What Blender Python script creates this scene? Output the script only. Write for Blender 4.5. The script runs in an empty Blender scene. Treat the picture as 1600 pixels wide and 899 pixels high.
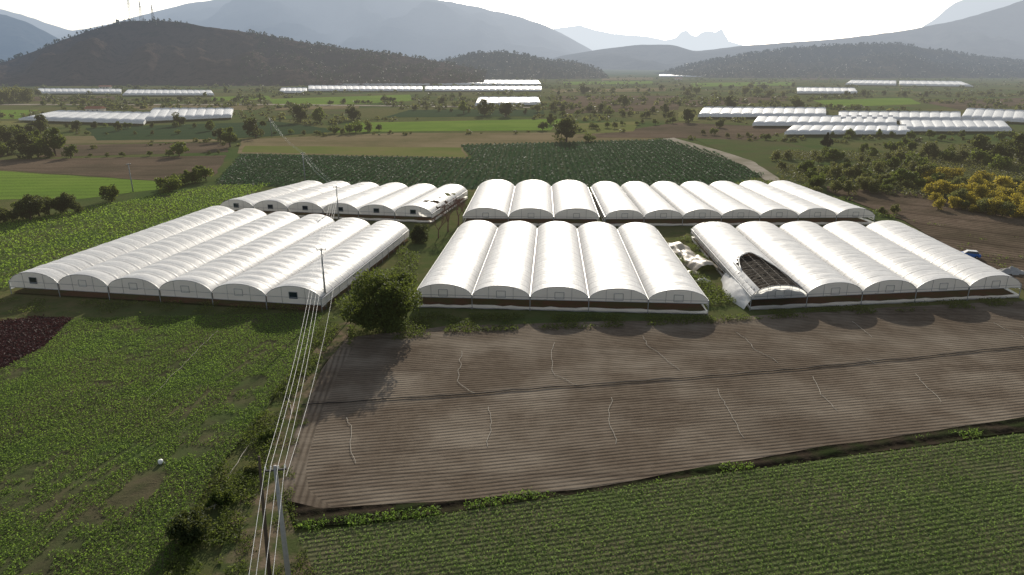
import bpy, bmesh, math, random
import numpy as np
from mathutils import Vector, noise
random.seed(7); rng=np.random.default_rng(7)
H=40.0; F=1080.0; P=math.radians(18.2); sp=math.sin(P); cp=math.cos(P)
def S(u,v,h=0.0):
    x=(u-800)/F; y=(449.5-v)/F
    t=(H-h)/(sp-y*cp)
    return (t*x, t*(cp+y*sp))
def zdepth(Y,h=0): return Y*cp+(H-h)*sp
scene=bpy.context.scene
COL=scene.collection
# ---------------------------------------------------------------- world / light
SUN_EL=math.radians(20); SUN_AZ=math.radians(4)
w=bpy.data.worlds.new("World"); scene.world=w; w.use_nodes=True
nt=w.node_tree; bg=nt.nodes["Background"]
sky=nt.nodes.new("ShaderNodeTexSky"); sky.sky_type='NISHITA'; sky.sun_disc=False
sky.sun_elevation=SUN_EL; sky.sun_rotation=SUN_AZ; sky.altitude=200; sky.air_density=1.0; sky.dust_density=1.6; sky.ozone_density=1.5
hs=nt.nodes.new("ShaderNodeHueSaturation"); hs.inputs["Saturation"].default_value=.45
nt.links.new(sky.outputs[0],hs.inputs["Color"]); nt.links.new(hs.outputs[0],bg.inputs[0]); bg.inputs[1].default_value=0.14
sl=bpy.data.lights.new("sun","SUN"); sl.energy=5.0; sl.angle=math.radians(0.6); sl.color=(1.0,0.92,0.79)
so=bpy.data.objects.new("sun",sl); COL.objects.link(so)
d=Vector((-math.sin(SUN_AZ)*math.cos(SUN_EL),-math.cos(SUN_AZ)*math.cos(SUN_EL),-math.sin(SUN_EL)))
so.rotation_euler=d.to_track_quat('-Z','Y').to_euler()
cam=bpy.data.cameras.new("camera"); co=bpy.data.objects.new("camera",cam); COL.objects.link(co)
co.location=(0,0,H); co.rotation_euler=(math.pi/2-P,0,0); cam.sensor_width=36; cam.lens=36*F/1600
cam.clip_end=60000; cam.clip_start=0.5; scene.camera=co
scene.view_settings.view_transform='Standard'; scene.view_settings.look='None'; scene.view_settings.exposure=0
# ---------------------------------------------------------------- materials
hz=bpy.data.node_groups.new("PaintedHaze","ShaderNodeTree")  # haze painted into materials as emission by distance, paler toward the sun
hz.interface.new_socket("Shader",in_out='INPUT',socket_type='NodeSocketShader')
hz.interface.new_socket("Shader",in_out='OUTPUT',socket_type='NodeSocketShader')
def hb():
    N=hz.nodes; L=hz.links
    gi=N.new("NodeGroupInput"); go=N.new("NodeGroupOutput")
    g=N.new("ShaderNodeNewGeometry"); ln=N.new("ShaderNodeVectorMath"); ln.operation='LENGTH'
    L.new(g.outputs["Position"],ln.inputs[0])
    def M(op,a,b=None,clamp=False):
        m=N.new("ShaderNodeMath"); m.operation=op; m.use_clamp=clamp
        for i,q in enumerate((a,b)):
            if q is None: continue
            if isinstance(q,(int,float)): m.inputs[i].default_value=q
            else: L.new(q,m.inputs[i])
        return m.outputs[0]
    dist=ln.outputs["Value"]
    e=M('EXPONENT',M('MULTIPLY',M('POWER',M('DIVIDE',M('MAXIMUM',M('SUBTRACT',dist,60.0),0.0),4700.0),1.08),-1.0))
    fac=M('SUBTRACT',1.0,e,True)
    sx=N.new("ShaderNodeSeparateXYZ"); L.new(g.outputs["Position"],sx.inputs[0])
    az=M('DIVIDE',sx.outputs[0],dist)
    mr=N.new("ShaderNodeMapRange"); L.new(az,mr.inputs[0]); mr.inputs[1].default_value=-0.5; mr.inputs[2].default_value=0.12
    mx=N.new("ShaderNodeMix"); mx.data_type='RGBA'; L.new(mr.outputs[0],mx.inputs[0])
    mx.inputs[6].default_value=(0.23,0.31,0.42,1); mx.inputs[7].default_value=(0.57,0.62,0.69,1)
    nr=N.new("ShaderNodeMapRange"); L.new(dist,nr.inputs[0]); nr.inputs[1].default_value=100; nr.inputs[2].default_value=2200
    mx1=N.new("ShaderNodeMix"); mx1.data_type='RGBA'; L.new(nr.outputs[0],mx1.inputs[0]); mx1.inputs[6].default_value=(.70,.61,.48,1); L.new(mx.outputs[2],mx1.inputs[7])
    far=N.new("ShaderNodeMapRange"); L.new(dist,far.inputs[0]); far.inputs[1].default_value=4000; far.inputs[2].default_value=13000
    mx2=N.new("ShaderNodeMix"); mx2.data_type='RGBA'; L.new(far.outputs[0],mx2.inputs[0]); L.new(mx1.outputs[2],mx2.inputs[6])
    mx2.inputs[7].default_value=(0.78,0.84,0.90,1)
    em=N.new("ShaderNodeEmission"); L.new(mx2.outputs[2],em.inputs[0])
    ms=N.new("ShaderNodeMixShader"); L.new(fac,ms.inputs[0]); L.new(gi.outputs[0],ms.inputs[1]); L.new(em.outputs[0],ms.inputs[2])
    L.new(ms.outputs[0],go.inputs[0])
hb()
class MB:
    def __init__(s,name):
        s.m=bpy.data.materials.new(name); s.m.use_nodes=True; s.t=s.m.node_tree; s.N=s.t.nodes; s.L=s.t.links
        s.b=s.N["Principled BSDF"]; s.out=s.N["Material Output"]
        try: s.m.cycles.emission_sampling='NONE'
        except Exception: pass
        s.g=s.N.new("ShaderNodeNewGeometry"); s.pos=s.g.outputs["Position"]
    def link(s,a,b): s.L.new(a,b)
    def math(s,op,a,b=None,clamp=False):
        m=s.N.new("ShaderNodeMath"); m.operation=op; m.use_clamp=clamp
        for i,q in enumerate((a,b)):
            if q is None: continue
            if isinstance(q,(int,float)): m.inputs[i].default_value=q
            else: s.L.new(q,m.inputs[i])
        return m.outputs[0]
    def noise(s,scale,detail=4,rough=.6,vec=None):
        n=s.N.new("ShaderNodeTexNoise"); n.inputs["Scale"].default_value=scale; n.inputs["Detail"].default_value=detail; n.inputs["Roughness"].default_value=rough
        s.L.new(vec if vec is not None else s.pos,n.inputs["Vector"]); return n.outputs["Fac"]
    def ramp(s,f,lo=.35,hi=.65):
        r=s.N.new("ShaderNodeMapRange"); r.inputs[1].default_value=lo; r.inputs[2].default_value=hi; s.L.new(f,r.inputs[0]); return r.outputs[0]
    def mix(s,f,a,b,mode='MIX'):
        m=s.N.new("ShaderNodeMix"); m.data_type='RGBA'; m.blend_type=mode
        if isinstance(f,(int,float)): m.inputs[0].default_value=f
        else: s.L.new(f,m.inputs[0])
        for i,q in ((6,a),(7,b)):
            if isinstance(q,tuple): m.inputs[i].default_value=(*q,1) if len(q)==3 else q
            else: s.L.new(q,m.inputs[i])
        return m.outputs[2]
    def finish(s,col,rough=.9,spec=.2,height=None,bdist=.1,bstr=.6,transl=0.0,tcol=None,haze=True):
        if isinstance(col,tuple): s.b.inputs["Base Color"].default_value=(*col,1)
        else: s.link(col,s.b.inputs["Base Color"])
        s.b.inputs["Roughness"].default_value=rough; s.b.inputs["Specular IOR Level"].default_value=spec
        sh=s.b.outputs[0]
        if height is not None:
            bp=s.N.new("ShaderNodeBump"); bp.inputs["Strength"].default_value=bstr; bp.inputs["Distance"].default_value=bdist
            s.link(height,bp.inputs["Height"]); s.link(bp.outputs[0],s.b.inputs["Normal"])
        if transl>0:
            tr=s.N.new("ShaderNodeBsdfTranslucent")
            c=tcol if tcol is not None else col
            if isinstance(c,tuple): tr.inputs[0].default_value=(*c,1)
            else: s.link(c,tr.inputs[0])
            ms=s.N.new("ShaderNodeMixShader"); ms.inputs[0].default_value=transl
            s.link(sh,ms.inputs[1]); s.link(tr.outputs[0],ms.inputs[2]); sh=ms.outputs[0]
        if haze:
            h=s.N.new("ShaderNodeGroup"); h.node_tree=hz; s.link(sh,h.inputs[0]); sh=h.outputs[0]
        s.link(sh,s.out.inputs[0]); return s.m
def field_mat(name,c1,c2,c3,sc=.5,big=.05,rows=None,rowcol=None,rowamt=.6,bd=.12,wob=1.5,spec=.0,bstr=.7):
    b=MB(name)
    col=b.mix(b.ramp(b.noise(sc,8,.7)),c1,c2)
    col=b.mix(b.ramp(b.noise(big,4,.6),.42,.62),col,c3)
    hh=b.noise(sc*4,6,.7)
    if rows:
        ang,spc=rows
        sx=b.N.new("ShaderNodeSeparateXYZ"); b.link(b.pos,sx.inputs[0])
        q=b.math('SUBTRACT',b.math('MULTIPLY',sx.outputs[1],math.cos(ang)),b.math('MULTIPLY',sx.outputs[0],math.sin(ang)))
        q=b.math('ADD',q,b.math('MULTIPLY',b.noise(.05,3),spc*wob))
        wv=b.math('SINE',b.math('MULTIPLY',q,2*math.pi/spc))
        w01=b.math('ADD',b.math('MULTIPLY',wv,.5),.5)
        w01=b.math('MULTIPLY',w01,b.ramp(b.noise(1.1,5),.2,.6))
        w2=b.math('ADD',b.math('MULTIPLY',b.math('SINE',b.math('MULTIPLY',q,2*math.pi/(spc*6.0))),.5),.5)
        col=b.mix(b.math('MULTIPLY',w01,rowamt),col,rowcol)
        col=b.mix(b.math('MULTIPLY',b.math('POWER',w2,14.0),rowamt*.8),col,rowcol)
        hh=b.math('ADD',b.math('MULTIPLY',w01,-1.0),b.math('MULTIPLY',hh,.6))
    return b.finish(col,1.0,spec,hh,bd,bstr)
def simple(name,c,rough=.7,spec=.3,var=.25,sc=3.0,metal=0,haze=False):
    b=MB(name); dark=tuple(x*(1-var) for x in c); col=b.mix(b.ramp(b.noise(sc,6,.7),.3,.7),dark,c)
    b.b.inputs["Metallic"].default_value=metal
    return b.finish(col,rough,spec,haze=haze)
def leafmat(name,c1,c2,tc,transl=.4,sc=.7,rnd=True):
    b=MB(name)
    col=b.mix(b.ramp(b.noise(sc,3,.7),.35,.65),c1,c2)
    big=b.ramp(b.noise(.09,4,.6),.38,.66)
    if not rnd:
        col=b.mix(b.math('MULTIPLY',big,.55),col,b.mix(1.0,col,(.62,.66,.6),'MULTIPLY'))
        tcc=b.mix(b.math('MULTIPLY',big,.5),tc,tuple(x*.6 for x in tc))
        return b.finish(col,.65,.10,transl=transl,tcol=tcc)
    oi=b.N.new("ShaderNodeObjectInfo")
    dk=b.mix(1.0,col,(.6,.66,.66),'MULTIPLY')
    col=b.mix(oi.outputs["Random"],col,dk)
    tcc=b.mix(oi.outputs["Random"],tc,tuple(x*.6 for x in tc))
    return b.finish(col,.65,.12,transl=transl,tcol=tcc)
M={}
M['ground']=field_mat("ground_soil_and_grass",(.078,.098,.034),(.14,.122,.060),(.058,.09,.03),.35,.012)
def brownmat(name="ploughed_soil",deg=10.5,spc=.62):
    b=MB(name); ang=math.radians(deg)
    sx=b.N.new("ShaderNodeSeparateXYZ"); b.link(b.pos,sx.inputs[0])
    col=b.mix(b.ramp(b.noise(.9,8,.75),.35,.7),(.130,.103,.077),(.185,.150,.115))
    pat=b.ramp(b.noise(.10,3,.5),.42,.72)
    col=b.mix(b.math('MULTIPLY',pat,.75),col,(.30,.258,.205))
    col=b.mix(b.math('MULTIPLY',b.ramp(b.noise(.045,3,.5),.5,.7),.5),col,(.09,.069,.051))
    q=b.math('SUBTRACT',b.math('MULTIPLY',sx.outputs[1],math.cos(ang)),b.math('MULTIPLY',sx.outputs[0],math.sin(ang)))
    q=b.math('ADD',q,b.math('MULTIPLY',b.noise(.03,2),1.3))
    w=b.math('POWER',b.math('ADD',b.math('MULTIPLY',b.math('SINE',b.math('MULTIPLY',q,2*math.pi/spc)),.5),.5),1.6)
    w=b.math('MULTIPLY',w,b.ramp(b.noise(.5,4),.1,.55))
    mp=b.N.new("ShaderNodeMapping"); mp.inputs["Rotation"].default_value=(0,0,-ang); mp.inputs["Scale"].default_value=(.02,1.4,1)
    b.link(b.pos,mp.inputs["Vector"]); st=b.noise(1.0,4,.7,mp.outputs[0])
    col=b.mix(b.math('MULTIPLY',w,.5),col,(.042,.031,.023))
    col=b.mix(b.math('MULTIPLY',b.ramp(st,.5,.66),.42),col,(.05,.037,.028))
    hh=b.math('ADD',b.math('MULTIPLY',w,-.8),b.math('MULTIPLY',b.noise(3.5,7,.75),.9))
    return b.finish(col,1.0,.0,hh,.09,.7)
M['brown']=brownmat()
M['headland']=brownmat("headland_soil",96,.7)
M['track']=field_mat("dirt_track_soil",(.19,.145,.10),(.10,.085,.05),(.07,.085,.033),.7,.35)
M['road']=field_mat("gravel_road",(.36,.32,.27),(.28,.25,.20),(.22,.2,.15),.3,.05)
M['leftsoil']=field_mat("crop_soil",(.115,.098,.060),(.078,.085,.040),(.07,.10,.034),.5,.10,(math.radians(62),4.2),(.05,.045,.03),.45,wob=.4)
M['rowsoil']=field_mat("row_crop_soil",(.12,.112,.066),(.09,.098,.048),(.085,.105,.042),.8,.10,(math.radians(12.3),.58),(.06,.065,.034),.35,wob=0)
M['ditch']=field_mat("ditch_soil",(.035,.028,.021),(.06,.047,.034),(.03,.04,.016),1.0,.3,(math.radians(12.5),1.6),(.008,.007,.006),1.0,.35)
M['red']=field_mat("red_lettuce",(.05,.022,.026),(.03,.025,.02),(.04,.02,.022),1.5,.2)
M['lettuce']=field_mat("lettuce_soil",(.09,.09,.04),(.10,.10,.05),(.075,.11,.035),.7,.06,(math.radians(100),1.0),(.08,.12,.03),.4)
M['darkrow']=field_mat("dark_cabbage_field",(.028,.052,.026),(.038,.066,.032),(.028,.055,.027),.25,.03,(math.radians(88),2.2),(.10,.10,.058),.35,wob=.3)
M['darkrow2']=field_mat("dark_crop_field",(.025,.052,.028),(.042,.072,.03),(.03,.06,.03),.2,.03,(math.radians(20),3.0),(.07,.08,.045),.4,wob=.3)
M['tan']=field_mat("fallow_field",(.19,.15,.085),(.13,.12,.06),(.22,.175,.105),.12,.02,(math.radians(3),5.0),(.10,.095,.052),.4,wob=.5)
M['olive']=field_mat("stubble_field",(.15,.16,.055),(.175,.155,.07),(.12,.145,.045),.12,.02)
M['brownfar']=field_mat("far_ploughed_field",(.125,.092,.066),(.16,.122,.088),(.09,.076,.052),.1,.02,(math.radians(8),4.0),(.06,.048,.036),.5,wob=.5)
M['greenfar']=field_mat("meadow",(.13,.21,.034),(.11,.18,.034),(.16,.23,.045),.12,.02,(math.radians(4),6.0),(.10,.15,.035),.5,wob=.5)
M['darkgreen']=field_mat("scrub_field",(.06,.095,.033),(.08,.11,.038),(.09,.09,.045),.1,.02)
M['rightsoil']=field_mat("rough_soil",(.135,.10,.073),(.175,.135,.10),(.09,.072,.05),.3,.06,(math.radians(-38),2.2),(.05,.038,.028),.75,wob=.5)
M['inside']=field_mat("greenhouse_floor",(.10,.056,.038),(.07,.045,.03),(.06,.06,.03),1,.2)
def film(name,c,tr,dirt=.15,ribs=False,fr=.5):
    b=MB(name); n=b.ramp(b.noise(.5,6,.75),.35,.75)
    col=b.mix(b.math('MULTIPLY',n,dirt*2),c,tuple(x*.66 for x in c))
    hh=b.noise(2.2,4,.6)
    if ribs:
        uv=b.N.new("ShaderNodeUVMap"); uv.uv_map="UVMap"; sx=b.N.new("ShaderNodeSeparateXYZ"); b.link(uv.outputs[0],sx.inputs[0])
        k=b.math('POWER',b.math('ADD',b.math('MULTIPLY',b.math('COSINE',b.math('MULTIPLY',sx.outputs[1],2*math.pi)),.5),.5),20.0)
        k2=b.math('POWER',b.math('ADD',b.math('MULTIPLY',b.math('COSINE',b.math('MULTIPLY',sx.outputs[1],4*math.pi)),.5),.5),30.0)
        p=b.math('POWER',b.math('ADD',b.math('MULTIPLY',b.math('COSINE',b.math('MULTIPLY',sx.outputs[0],6*math.pi)),.5),.5),160.0)
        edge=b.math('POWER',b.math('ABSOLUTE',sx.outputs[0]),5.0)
        vmod=b.ramp(b.noise(.35,4,.7),.25,.7)
        kk=b.math('ADD',b.math('MULTIPLY',k,.8),b.math('ADD',b.math('MULTIPLY',k2,.5),b.math('MULTIPLY',p,.25)),True)
        kk=b.math('MULTIPLY',kk,b.math('ADD',b.math('MULTIPLY',vmod,.55),.45))
        col=b.mix(kk,col,(.44,.44,.43)); hh=b.math('ADD',b.math('MULTIPLY',hh,1.3),b.math('MULTIPLY',k,1.0))
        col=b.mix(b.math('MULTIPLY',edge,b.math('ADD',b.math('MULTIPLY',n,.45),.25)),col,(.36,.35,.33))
    return b.finish(col,fr,.5,hh,.06,.55,transl=tr,tcol=(.94,.93,.89))
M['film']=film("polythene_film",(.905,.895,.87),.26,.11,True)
M['filmp']=film("loose_polythene_film",(.86,.85,.83),.3,.2)
M['filmg']=film("polythene_gable_film",(.86,.85,.83),.64,.16)
M['oldfilm']=film("dusty_film",(.66,.57,.45),.25,.4)
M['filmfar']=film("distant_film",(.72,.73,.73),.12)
M['steel']=simple("galvanised_steel",(.36,.37,.38),.5,.5,.2,3,.3)
M['darksteel']=simple("dark_steel",(.05,.045,.045),.6,.4)
M['rust']=simple("rusty_hoop_steel",(.14,.12,.10),.7,.3)
M['net']=simple("dark_shade_net",(.062,.050,.036),.95,.05,.6,1.2)
M['concrete']=simple("concrete",(.38,.37,.35),.85,.2)
M['wood']=simple("weathered_wood",(.11,.085,.065),.9,.1)
M['wire']=simple("aluminium_wire",(.62,.62,.60),.5,.5,.1)
M['hose']=simple("pale_hose",(.44,.40,.33),.8,.2,.1)
M['furrowline']=simple("dark_furrow",(.03,.027,.024),.7,.2)
M['white']=simple("white_plastic",(.72,.72,.70),.5,.4,.1)
M['bark']=simple("bark",(.09,.068,.05),.95,.1,.4,4,haze=True)
M['redbark']=simple("reddish_twigs",(.20,.11,.085),.95,.1,.3,4,haze=True)
M['glass']=simple("dark_glass",(.02,.03,.04),.08,.8,.1)
M['bluepaint']=simple("blue_paint",(.06,.16,.45),.25,.6,.05)
M['tyre']=simple("rubber",(.02,.02,.02),.8,.2)
M['chrome']=simple("wheel_metal",(.5,.5,.5),.3,.5,.1,3,.8)
M['lamp']=simple("lamp_glass",(.8,.78,.7),.15,.6,.05)
M['roof']=simple("roof_tiles",(.35,.15,.09),.85,.2,.3,1,haze=True)
M['plaster']=simple("plaster_wall",(.62,.58,.5),.85,.2,.15,1,haze=True)
M['leafA']=leafmat("leaf_green",(.052,.08,.02),(.09,.118,.03),(.21,.26,.045))
M['leafB']=leafmat("leaf_dark_olive",(.046,.062,.024),(.07,.085,.034),(.14,.16,.04))
M['leafY']=leafmat("leaf_yellowing",(.25,.20,.035),(.15,.15,.035),(.50,.41,.05),.5)
M['leafG']=leafmat("leaf_greyish",(.085,.10,.04),(.115,.125,.05),(.22,.23,.06))
M['leafP']=leafmat("leaf_pine",(.028,.038,.018),(.042,.052,.025),(.055,.065,.022),.25)
M['crop']=leafmat("crop_leaf",(.085,.145,.028),(.125,.19,.042),(.27,.41,.07),.5,.4,False)
M['crop2']=leafmat("row_crop_leaf",(.088,.145,.04),(.125,.18,.055),(.26,.38,.095),.5,.4,False)
M['lett']=leafmat("lettuce_leaf",(.115,.19,.032),(.15,.235,.045),(.28,.41,.06),.5,.1,False)
M['cabb']=leafmat("cabbage_leaf",(.028,.060,.032),(.040,.078,.038),(.05,.115,.045),.35,.1,False)
M['weed']=leafmat("weed_leaf",(.06,.085,.022),(.10,.108,.033),(.20,.26,.05),.45,.5,False)
M['redleaf']=leafmat("red_lettuce_leaf",(.06,.020,.026),(.045,.026,.026),(.08,.026,.026),.3,.5,False)
# ---------------------------------------------------------------- helpers
def top(o,label=None,cat=None,group=None,kind=None):
    if label: o["label"]=label
    if cat: o["category"]=cat
    if group: o["group"]=group
    if kind: o["kind"]=kind
    return o
def obj(name,me,mat=None,parent=None,loc=None,smooth=False):
    o=bpy.data.objects.new(name,me); COL.objects.link(o)
    if mat is not None and me is not None and len(me.materials)==0: me.materials.append(mat)
    if parent is not None:
        o.parent=parent
    if loc is not None: o.location=loc
    if smooth and me is not None:
        me.polygons.foreach_set("use_smooth",[True]*len(me.polygons))
    return o
def empty(name,loc):
    o=bpy.data.objects.new(name,None); COL.objects.link(o); o.location=loc; o.empty_display_size=1; return o
def pyd(name,v,f):
    me=bpy.data.meshes.new(name); me.from_pydata([tuple(a) for a in v],[],f); me.update(); return me
def quadmesh(name,V):
    V=np.ascontiguousarray(V,dtype=np.float32).reshape(-1,3); n=len(V)
    me=bpy.data.meshes.new(name); me.vertices.add(n); me.vertices.foreach_set("co",V.ravel())
    me.loops.add(n); me.loops.foreach_set("vertex_index",np.arange(n,dtype=np.int32))
    me.polygons.add(n//4); me.polygons.foreach_set("loop_start",np.arange(0,n,4,dtype=np.int32))
    me.update(calc_edges=True); me.validate(); return me
class Geo:
    def __init__(s): s.v=[]; s.f=[]; s.mi=[]
    def tube(s,pts,r,sides=6,m=0,cap=True):
        pts=[Vector(p) for p in pts]; n=len(pts)
        rs=r if isinstance(r,(list,tuple)) else [r]*n
        b=len(s.v)
        for i,p in enumerate(pts):
            dd=(pts[min(i+1,n-1)]-pts[max(i-1,0)]).normalized()
            up=Vector((0,0,1)) if abs(dd.z)<.9 else Vector((1,0,0))
            a=dd.cross(up).normalized(); c=dd.cross(a)
            for k in range(sides):
                t=2*math.pi*k/sides; s.v.append(p+(a*math.cos(t)+c*math.sin(t))*rs[i])
        for i in range(n-1):
            for k in range(sides):
                k2=(k+1)%sides; s.f.append((b+i*sides+k,b+i*sides+k2,b+(i+1)*sides+k2,b+(i+1)*sides+k)); s.mi.append(m)
        if cap:
            s.f.append(tuple(b+k for k in range(sides))[::-1]); s.mi.append(m)
            s.f.append(tuple(b+(n-1)*sides+k for k in range(sides))); s.mi.append(m)
    def box(s,c,sz,m=0,rot=0):
        b=len(s.v); cx,cy,cz=c; ca,sa=math.cos(rot),math.sin(rot)
        for dz in (-.5,.5):
            for dx,dy in ((-.5,-.5),(.5,-.5),(.5,.5),(-.5,.5)):
                x=dx*sz[0]; y=dy*sz[1]; s.v.append(Vector((cx+x*ca-y*sa,cy+x*sa+y*ca,cz+dz*sz[2])))
        for q in ((0,3,2,1),(4,5,6,7),(0,1,5,4),(1,2,6,5),(2,3,7,6),(3,0,4,7)):
            s.f.append(tuple(b+i for i in q)); s.mi.append(m)
    def mesh(s,name,mats=None):
        me=pyd(name,s.v,s.f)
        if mats:
            for q in mats: me.materials.append(q)
            me.polygons.foreach_set("material_index",s.mi)
        return me
GN=rng.random((256,256))
def vn(x,y,s):
    x=np.asarray(x)/s+100.3; y=np.asarray(y)/s+77.7
    xi=np.floor(x).astype(int); yi=np.floor(y).astype(int); fx=x-xi; fy=y-yi
    fx=fx*fx*(3-2*fx); fy=fy*fy*(3-2*fy)
    g=lambda a,b: GN[a%256,b%256]
    return (g(xi,yi)*(1-fx)+g(xi+1,yi)*fx)*(1-fy)+(g(xi,yi+1)*(1-fx)+g(xi+1,yi+1)*fx)*fy
def inpoly(x,y,poly):
    ins=np.zeros(len(x),bool); n=len(poly)
    for i in range(n):
        x1,y1=poly[i]; x2,y2=poly[(i+1)%n]
        if y1==y2: continue
        c=((y1>y)!=(y2>y))&(x<(x2-x1)*(y-y1)/(y2-y1)+x1)
        ins^=c
    return ins
def W(px): return [S(u,v) for u,v in px]
zcount=[0]
def field(name,px,mat,jit=.4,z=None,step=3.0,world=False):
    poly=px if world else W(px)
    pts=[]
    for i in range(len(poly)):
        a=Vector(poly[i]); b=Vector(poly[(i+1)%len(poly)]); L=(b-a).length
        st=max(step,(a.length)*.02); n=max(1,min(80,int(L/st)))
        for k in range(n):
            p=a.lerp(b,k/n); q=noise.noise_vector(Vector((p.x*.11,p.y*.11,3)))+.6*noise.noise_vector(Vector((p.x*.5,p.y*.5,9)))
            s_=jit*(1+a.length*.004)
            pts.append((p.x+q.x*s_,p.y+q.y*s_))
    zcount[0]+=1
    zz=z if z is not None else .01+.006*zcount[0]
    bm=bmesh.new(); vs=[bm.verts.new((x,y,zz)) for x,y in pts]; f=bm.faces.new(vs)
    f.normal_update()
    if f.normal.z<0: f.normal_flip()
    bmesh.ops.triangulate(bm,faces=bm.faces[:]); me=bpy.data.meshes.new(name); bm.to_mesh(me); bm.free()
    o=obj(name,me,mat); o["kind"]="structure"; o["label"]="patch of farmland in the valley floor"; return poly
def leaves(C,size,up=.5,aspect=.55,tilt=None):
    n=len(C); nn=rng.normal(size=(n,3)); nn[:,2]=np.abs(nn[:,2])+up; nn/=np.linalg.norm(nn,axis=1)[:,None]
    r=rng.normal(size=(n,3)); a=np.cross(nn,r); a/=np.linalg.norm(a,axis=1)[:,None]; b=np.cross(nn,a)
    s=(size if np.ndim(size) else np.full(n,size))[:,None]*rng.uniform(.6,1.3,(n,1))
    a=a*s; b=b*s*aspect
    return np.stack([C-a,C-b,C+a,C+b],1)
def scatter(name,poly,row,inrow,ang,size,h,k,mat,mask=None,jit=.3,spread=.2,label="low crop plants covering the soil",up=.6,miny=30,rowjit=None):
    P_=np.array(poly); ca,sa=math.cos(ang),math.sin(ang)
    U=P_[:,0]*ca+P_[:,1]*sa; V=-P_[:,0]*sa+P_[:,1]*ca
    uu=np.arange(U.min(),U.max(),inrow); vv=np.arange(V.min(),V.max(),row)
    u,v=np.meshgrid(uu,vv); u=u.ravel(); v=v.ravel()
    u=u+rng.normal(0,jit*inrow,len(u)); v=v+rng.normal(0,(rowjit if rowjit is not None else jit*row*.5),len(v))
    x=u*ca-v*sa; y=u*sa+v*ca
    ok=inpoly(x,y,poly)&(y>miny)
    z=zdepth(y); ok&=np.abs(x/z*F)<880
    x=x[ok]; y=y[ok]
    if mask is not None:
        keep=mask(x,y); x=x[keep]; y=y[keep]
    n=len(x); C=np.stack([x,y,np.zeros(n)],1)
    C=np.repeat(C,k,0)+np.stack([rng.normal(0,spread,n*k),rng.normal(0,spread,n*k),rng.uniform(.15,1,n*k)*h],1)
    C[:,2]+=.25
    o=obj(name,quadmesh(name,leaves(C,size,up)),mat); o["kind"]="stuff"; o["label"]=label; return n
# ---------------------------------------------------------------- ground
R=26000
me=pyd("ground",[(-R,-600,0),(R,-600,0),(R,R,0),(-R,R,0)],[(0,1,2,3)])
o=obj("ground",me,M['ground']); o["kind"]="structure"
DR=[(335,288),(378,240),(740,248),(718,226),(1040,218),(1120,240),(1195,276),(1110,296),(500,296)]
field("field",[(-200,345),(0,350),(330,292),(425,288),(345,330),(16,452),(-300,520)],M['lettuce'])
field("field",DR,M['darkrow'])
field("field",[(372,240),(378,218),(620,208),(1000,207),(1030,219),(720,227),(735,248)],M['tan'])
field("field",[(378,238),(384,228),(720,231),(728,246)],M['olive'])
field("field",[(-200,288),(0,268),(255,284),(250,296),(120,312),(0,312),(-200,330)],M['greenfar'])
field("field",[(-200,262),(0,250),(355,243),(335,275),(250,283),(0,266)],M['brownfar'])
field("field",[(60,228),(360,222),(355,238),(60,246)],M['brownfar'])
field("field",[(0,214),(300,212),(350,221),(60,226),(0,224)],M['tan'])
field("field",[(135,200),(430,190),(540,205),(430,213),(340,218),(150,220)],M['darkrow2'])
field("field",[(560,192),(880,186),(860,204),(600,206),(520,208)],M['greenfar'])
field("field",[(420,155),(640,148),(645,158),(560,163),(430,166)],M['greenfar'])
field("field",[(0,172),(60,172),(30,186),(0,186)],M['greenfar'])
field("field",[(1270,157),(1420,153),(1440,163),(1300,168)],M['greenfar'])
field("field",[(860,150),(1060,150),(1060,172),(880,178)],M['brownfar'])
field("field",[(900,215),(1060,192),(1250,200),(1170,222),(1060,216)],M['brownfar'])
field("field",[(1080,216),(1220,222),(1330,245),(1280,300),(1220,278)],M['darkgreen'])
field("field",[(1440,160),(1620,152),(1620,164),(1500,172)],M['brownfar'])
field("field",[(200,165),(420,165),(400,172),(220,172)],M['tan'])
field("field",[(860,195),(1000,190),(990,206),(900,210)],M['olive'])
field("field",[(640,172),(850,172),(850,182),(600,184)],M['darkrow2'])
field("field",[(400,176),(560,172),(540,186),(400,188)],M['darkgreen'])
for q_,m_ in (([(860,140),(1040,138),(1040,143),(870,145)],'tan'),([(1080,130),(1240,128),(1240,134),(1080,136)],'greenfar'),([(940,122),(1020,121),(1020,125),(940,126)],'tan'),
   ([(1250,121),(1420,119),(1420,123),(1250,125)],'brownfar'),([(330,152),(420,150),(425,156),(330,158)],'greenfar'),([(1060,158),(1230,150),(1230,158),(1080,168)],'brownfar'),([(1440,142),(1620,139),(1620,146),(1440,149)],'darkgreen'),([(0,152),(180,151),(180,157),(0,159)],'brownfar'),
   ([(430,168),(560,165),(560,170),(430,173)],'tan'),([(1060,176),(1090,170),(1090,190),(1060,190)],'olive'),([(0,190),(28,190),(60,198),(0,200)],'olive'),([(880,128),(1020,127),(1020,131),(880,133)],'greenfar')):
    field("field",q_,M[m_])
field("field",[(1290,292),(1420,300),(1640,330),(1760,520),(1600,455),(1410,345),(1290,300)],M['rightsoil'])
field("road",[(1035,218),(1052,216),(1110,232),(1175,252),(1225,285),(1200,285),(1160,258),(1095,238)],M['road'],.3)
field("road",[(0,163),(430,163),(860,168),(860,169.5),(430,164.8),(0,164.8)],M['road'],.1)
NF_left=field("field",[(-700,620),(-200,535),(0,520),(120,500),(505,492),(478,560),(430,620),(380,690),(330,750),(290,840),(235,960),(150,1150),(-900,1150)],M['leftsoil'])
NF_brown=field("field",[(540,530),(700,512),(1110,500),(1200,494),(1600,472),(2000,455),(2000,600),(1600,655),(1250,706),(900,768),(700,786),(500,799),(462,797),(444,780),(441,740),(465,660),(505,580)],M['brown'],.3)
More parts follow.
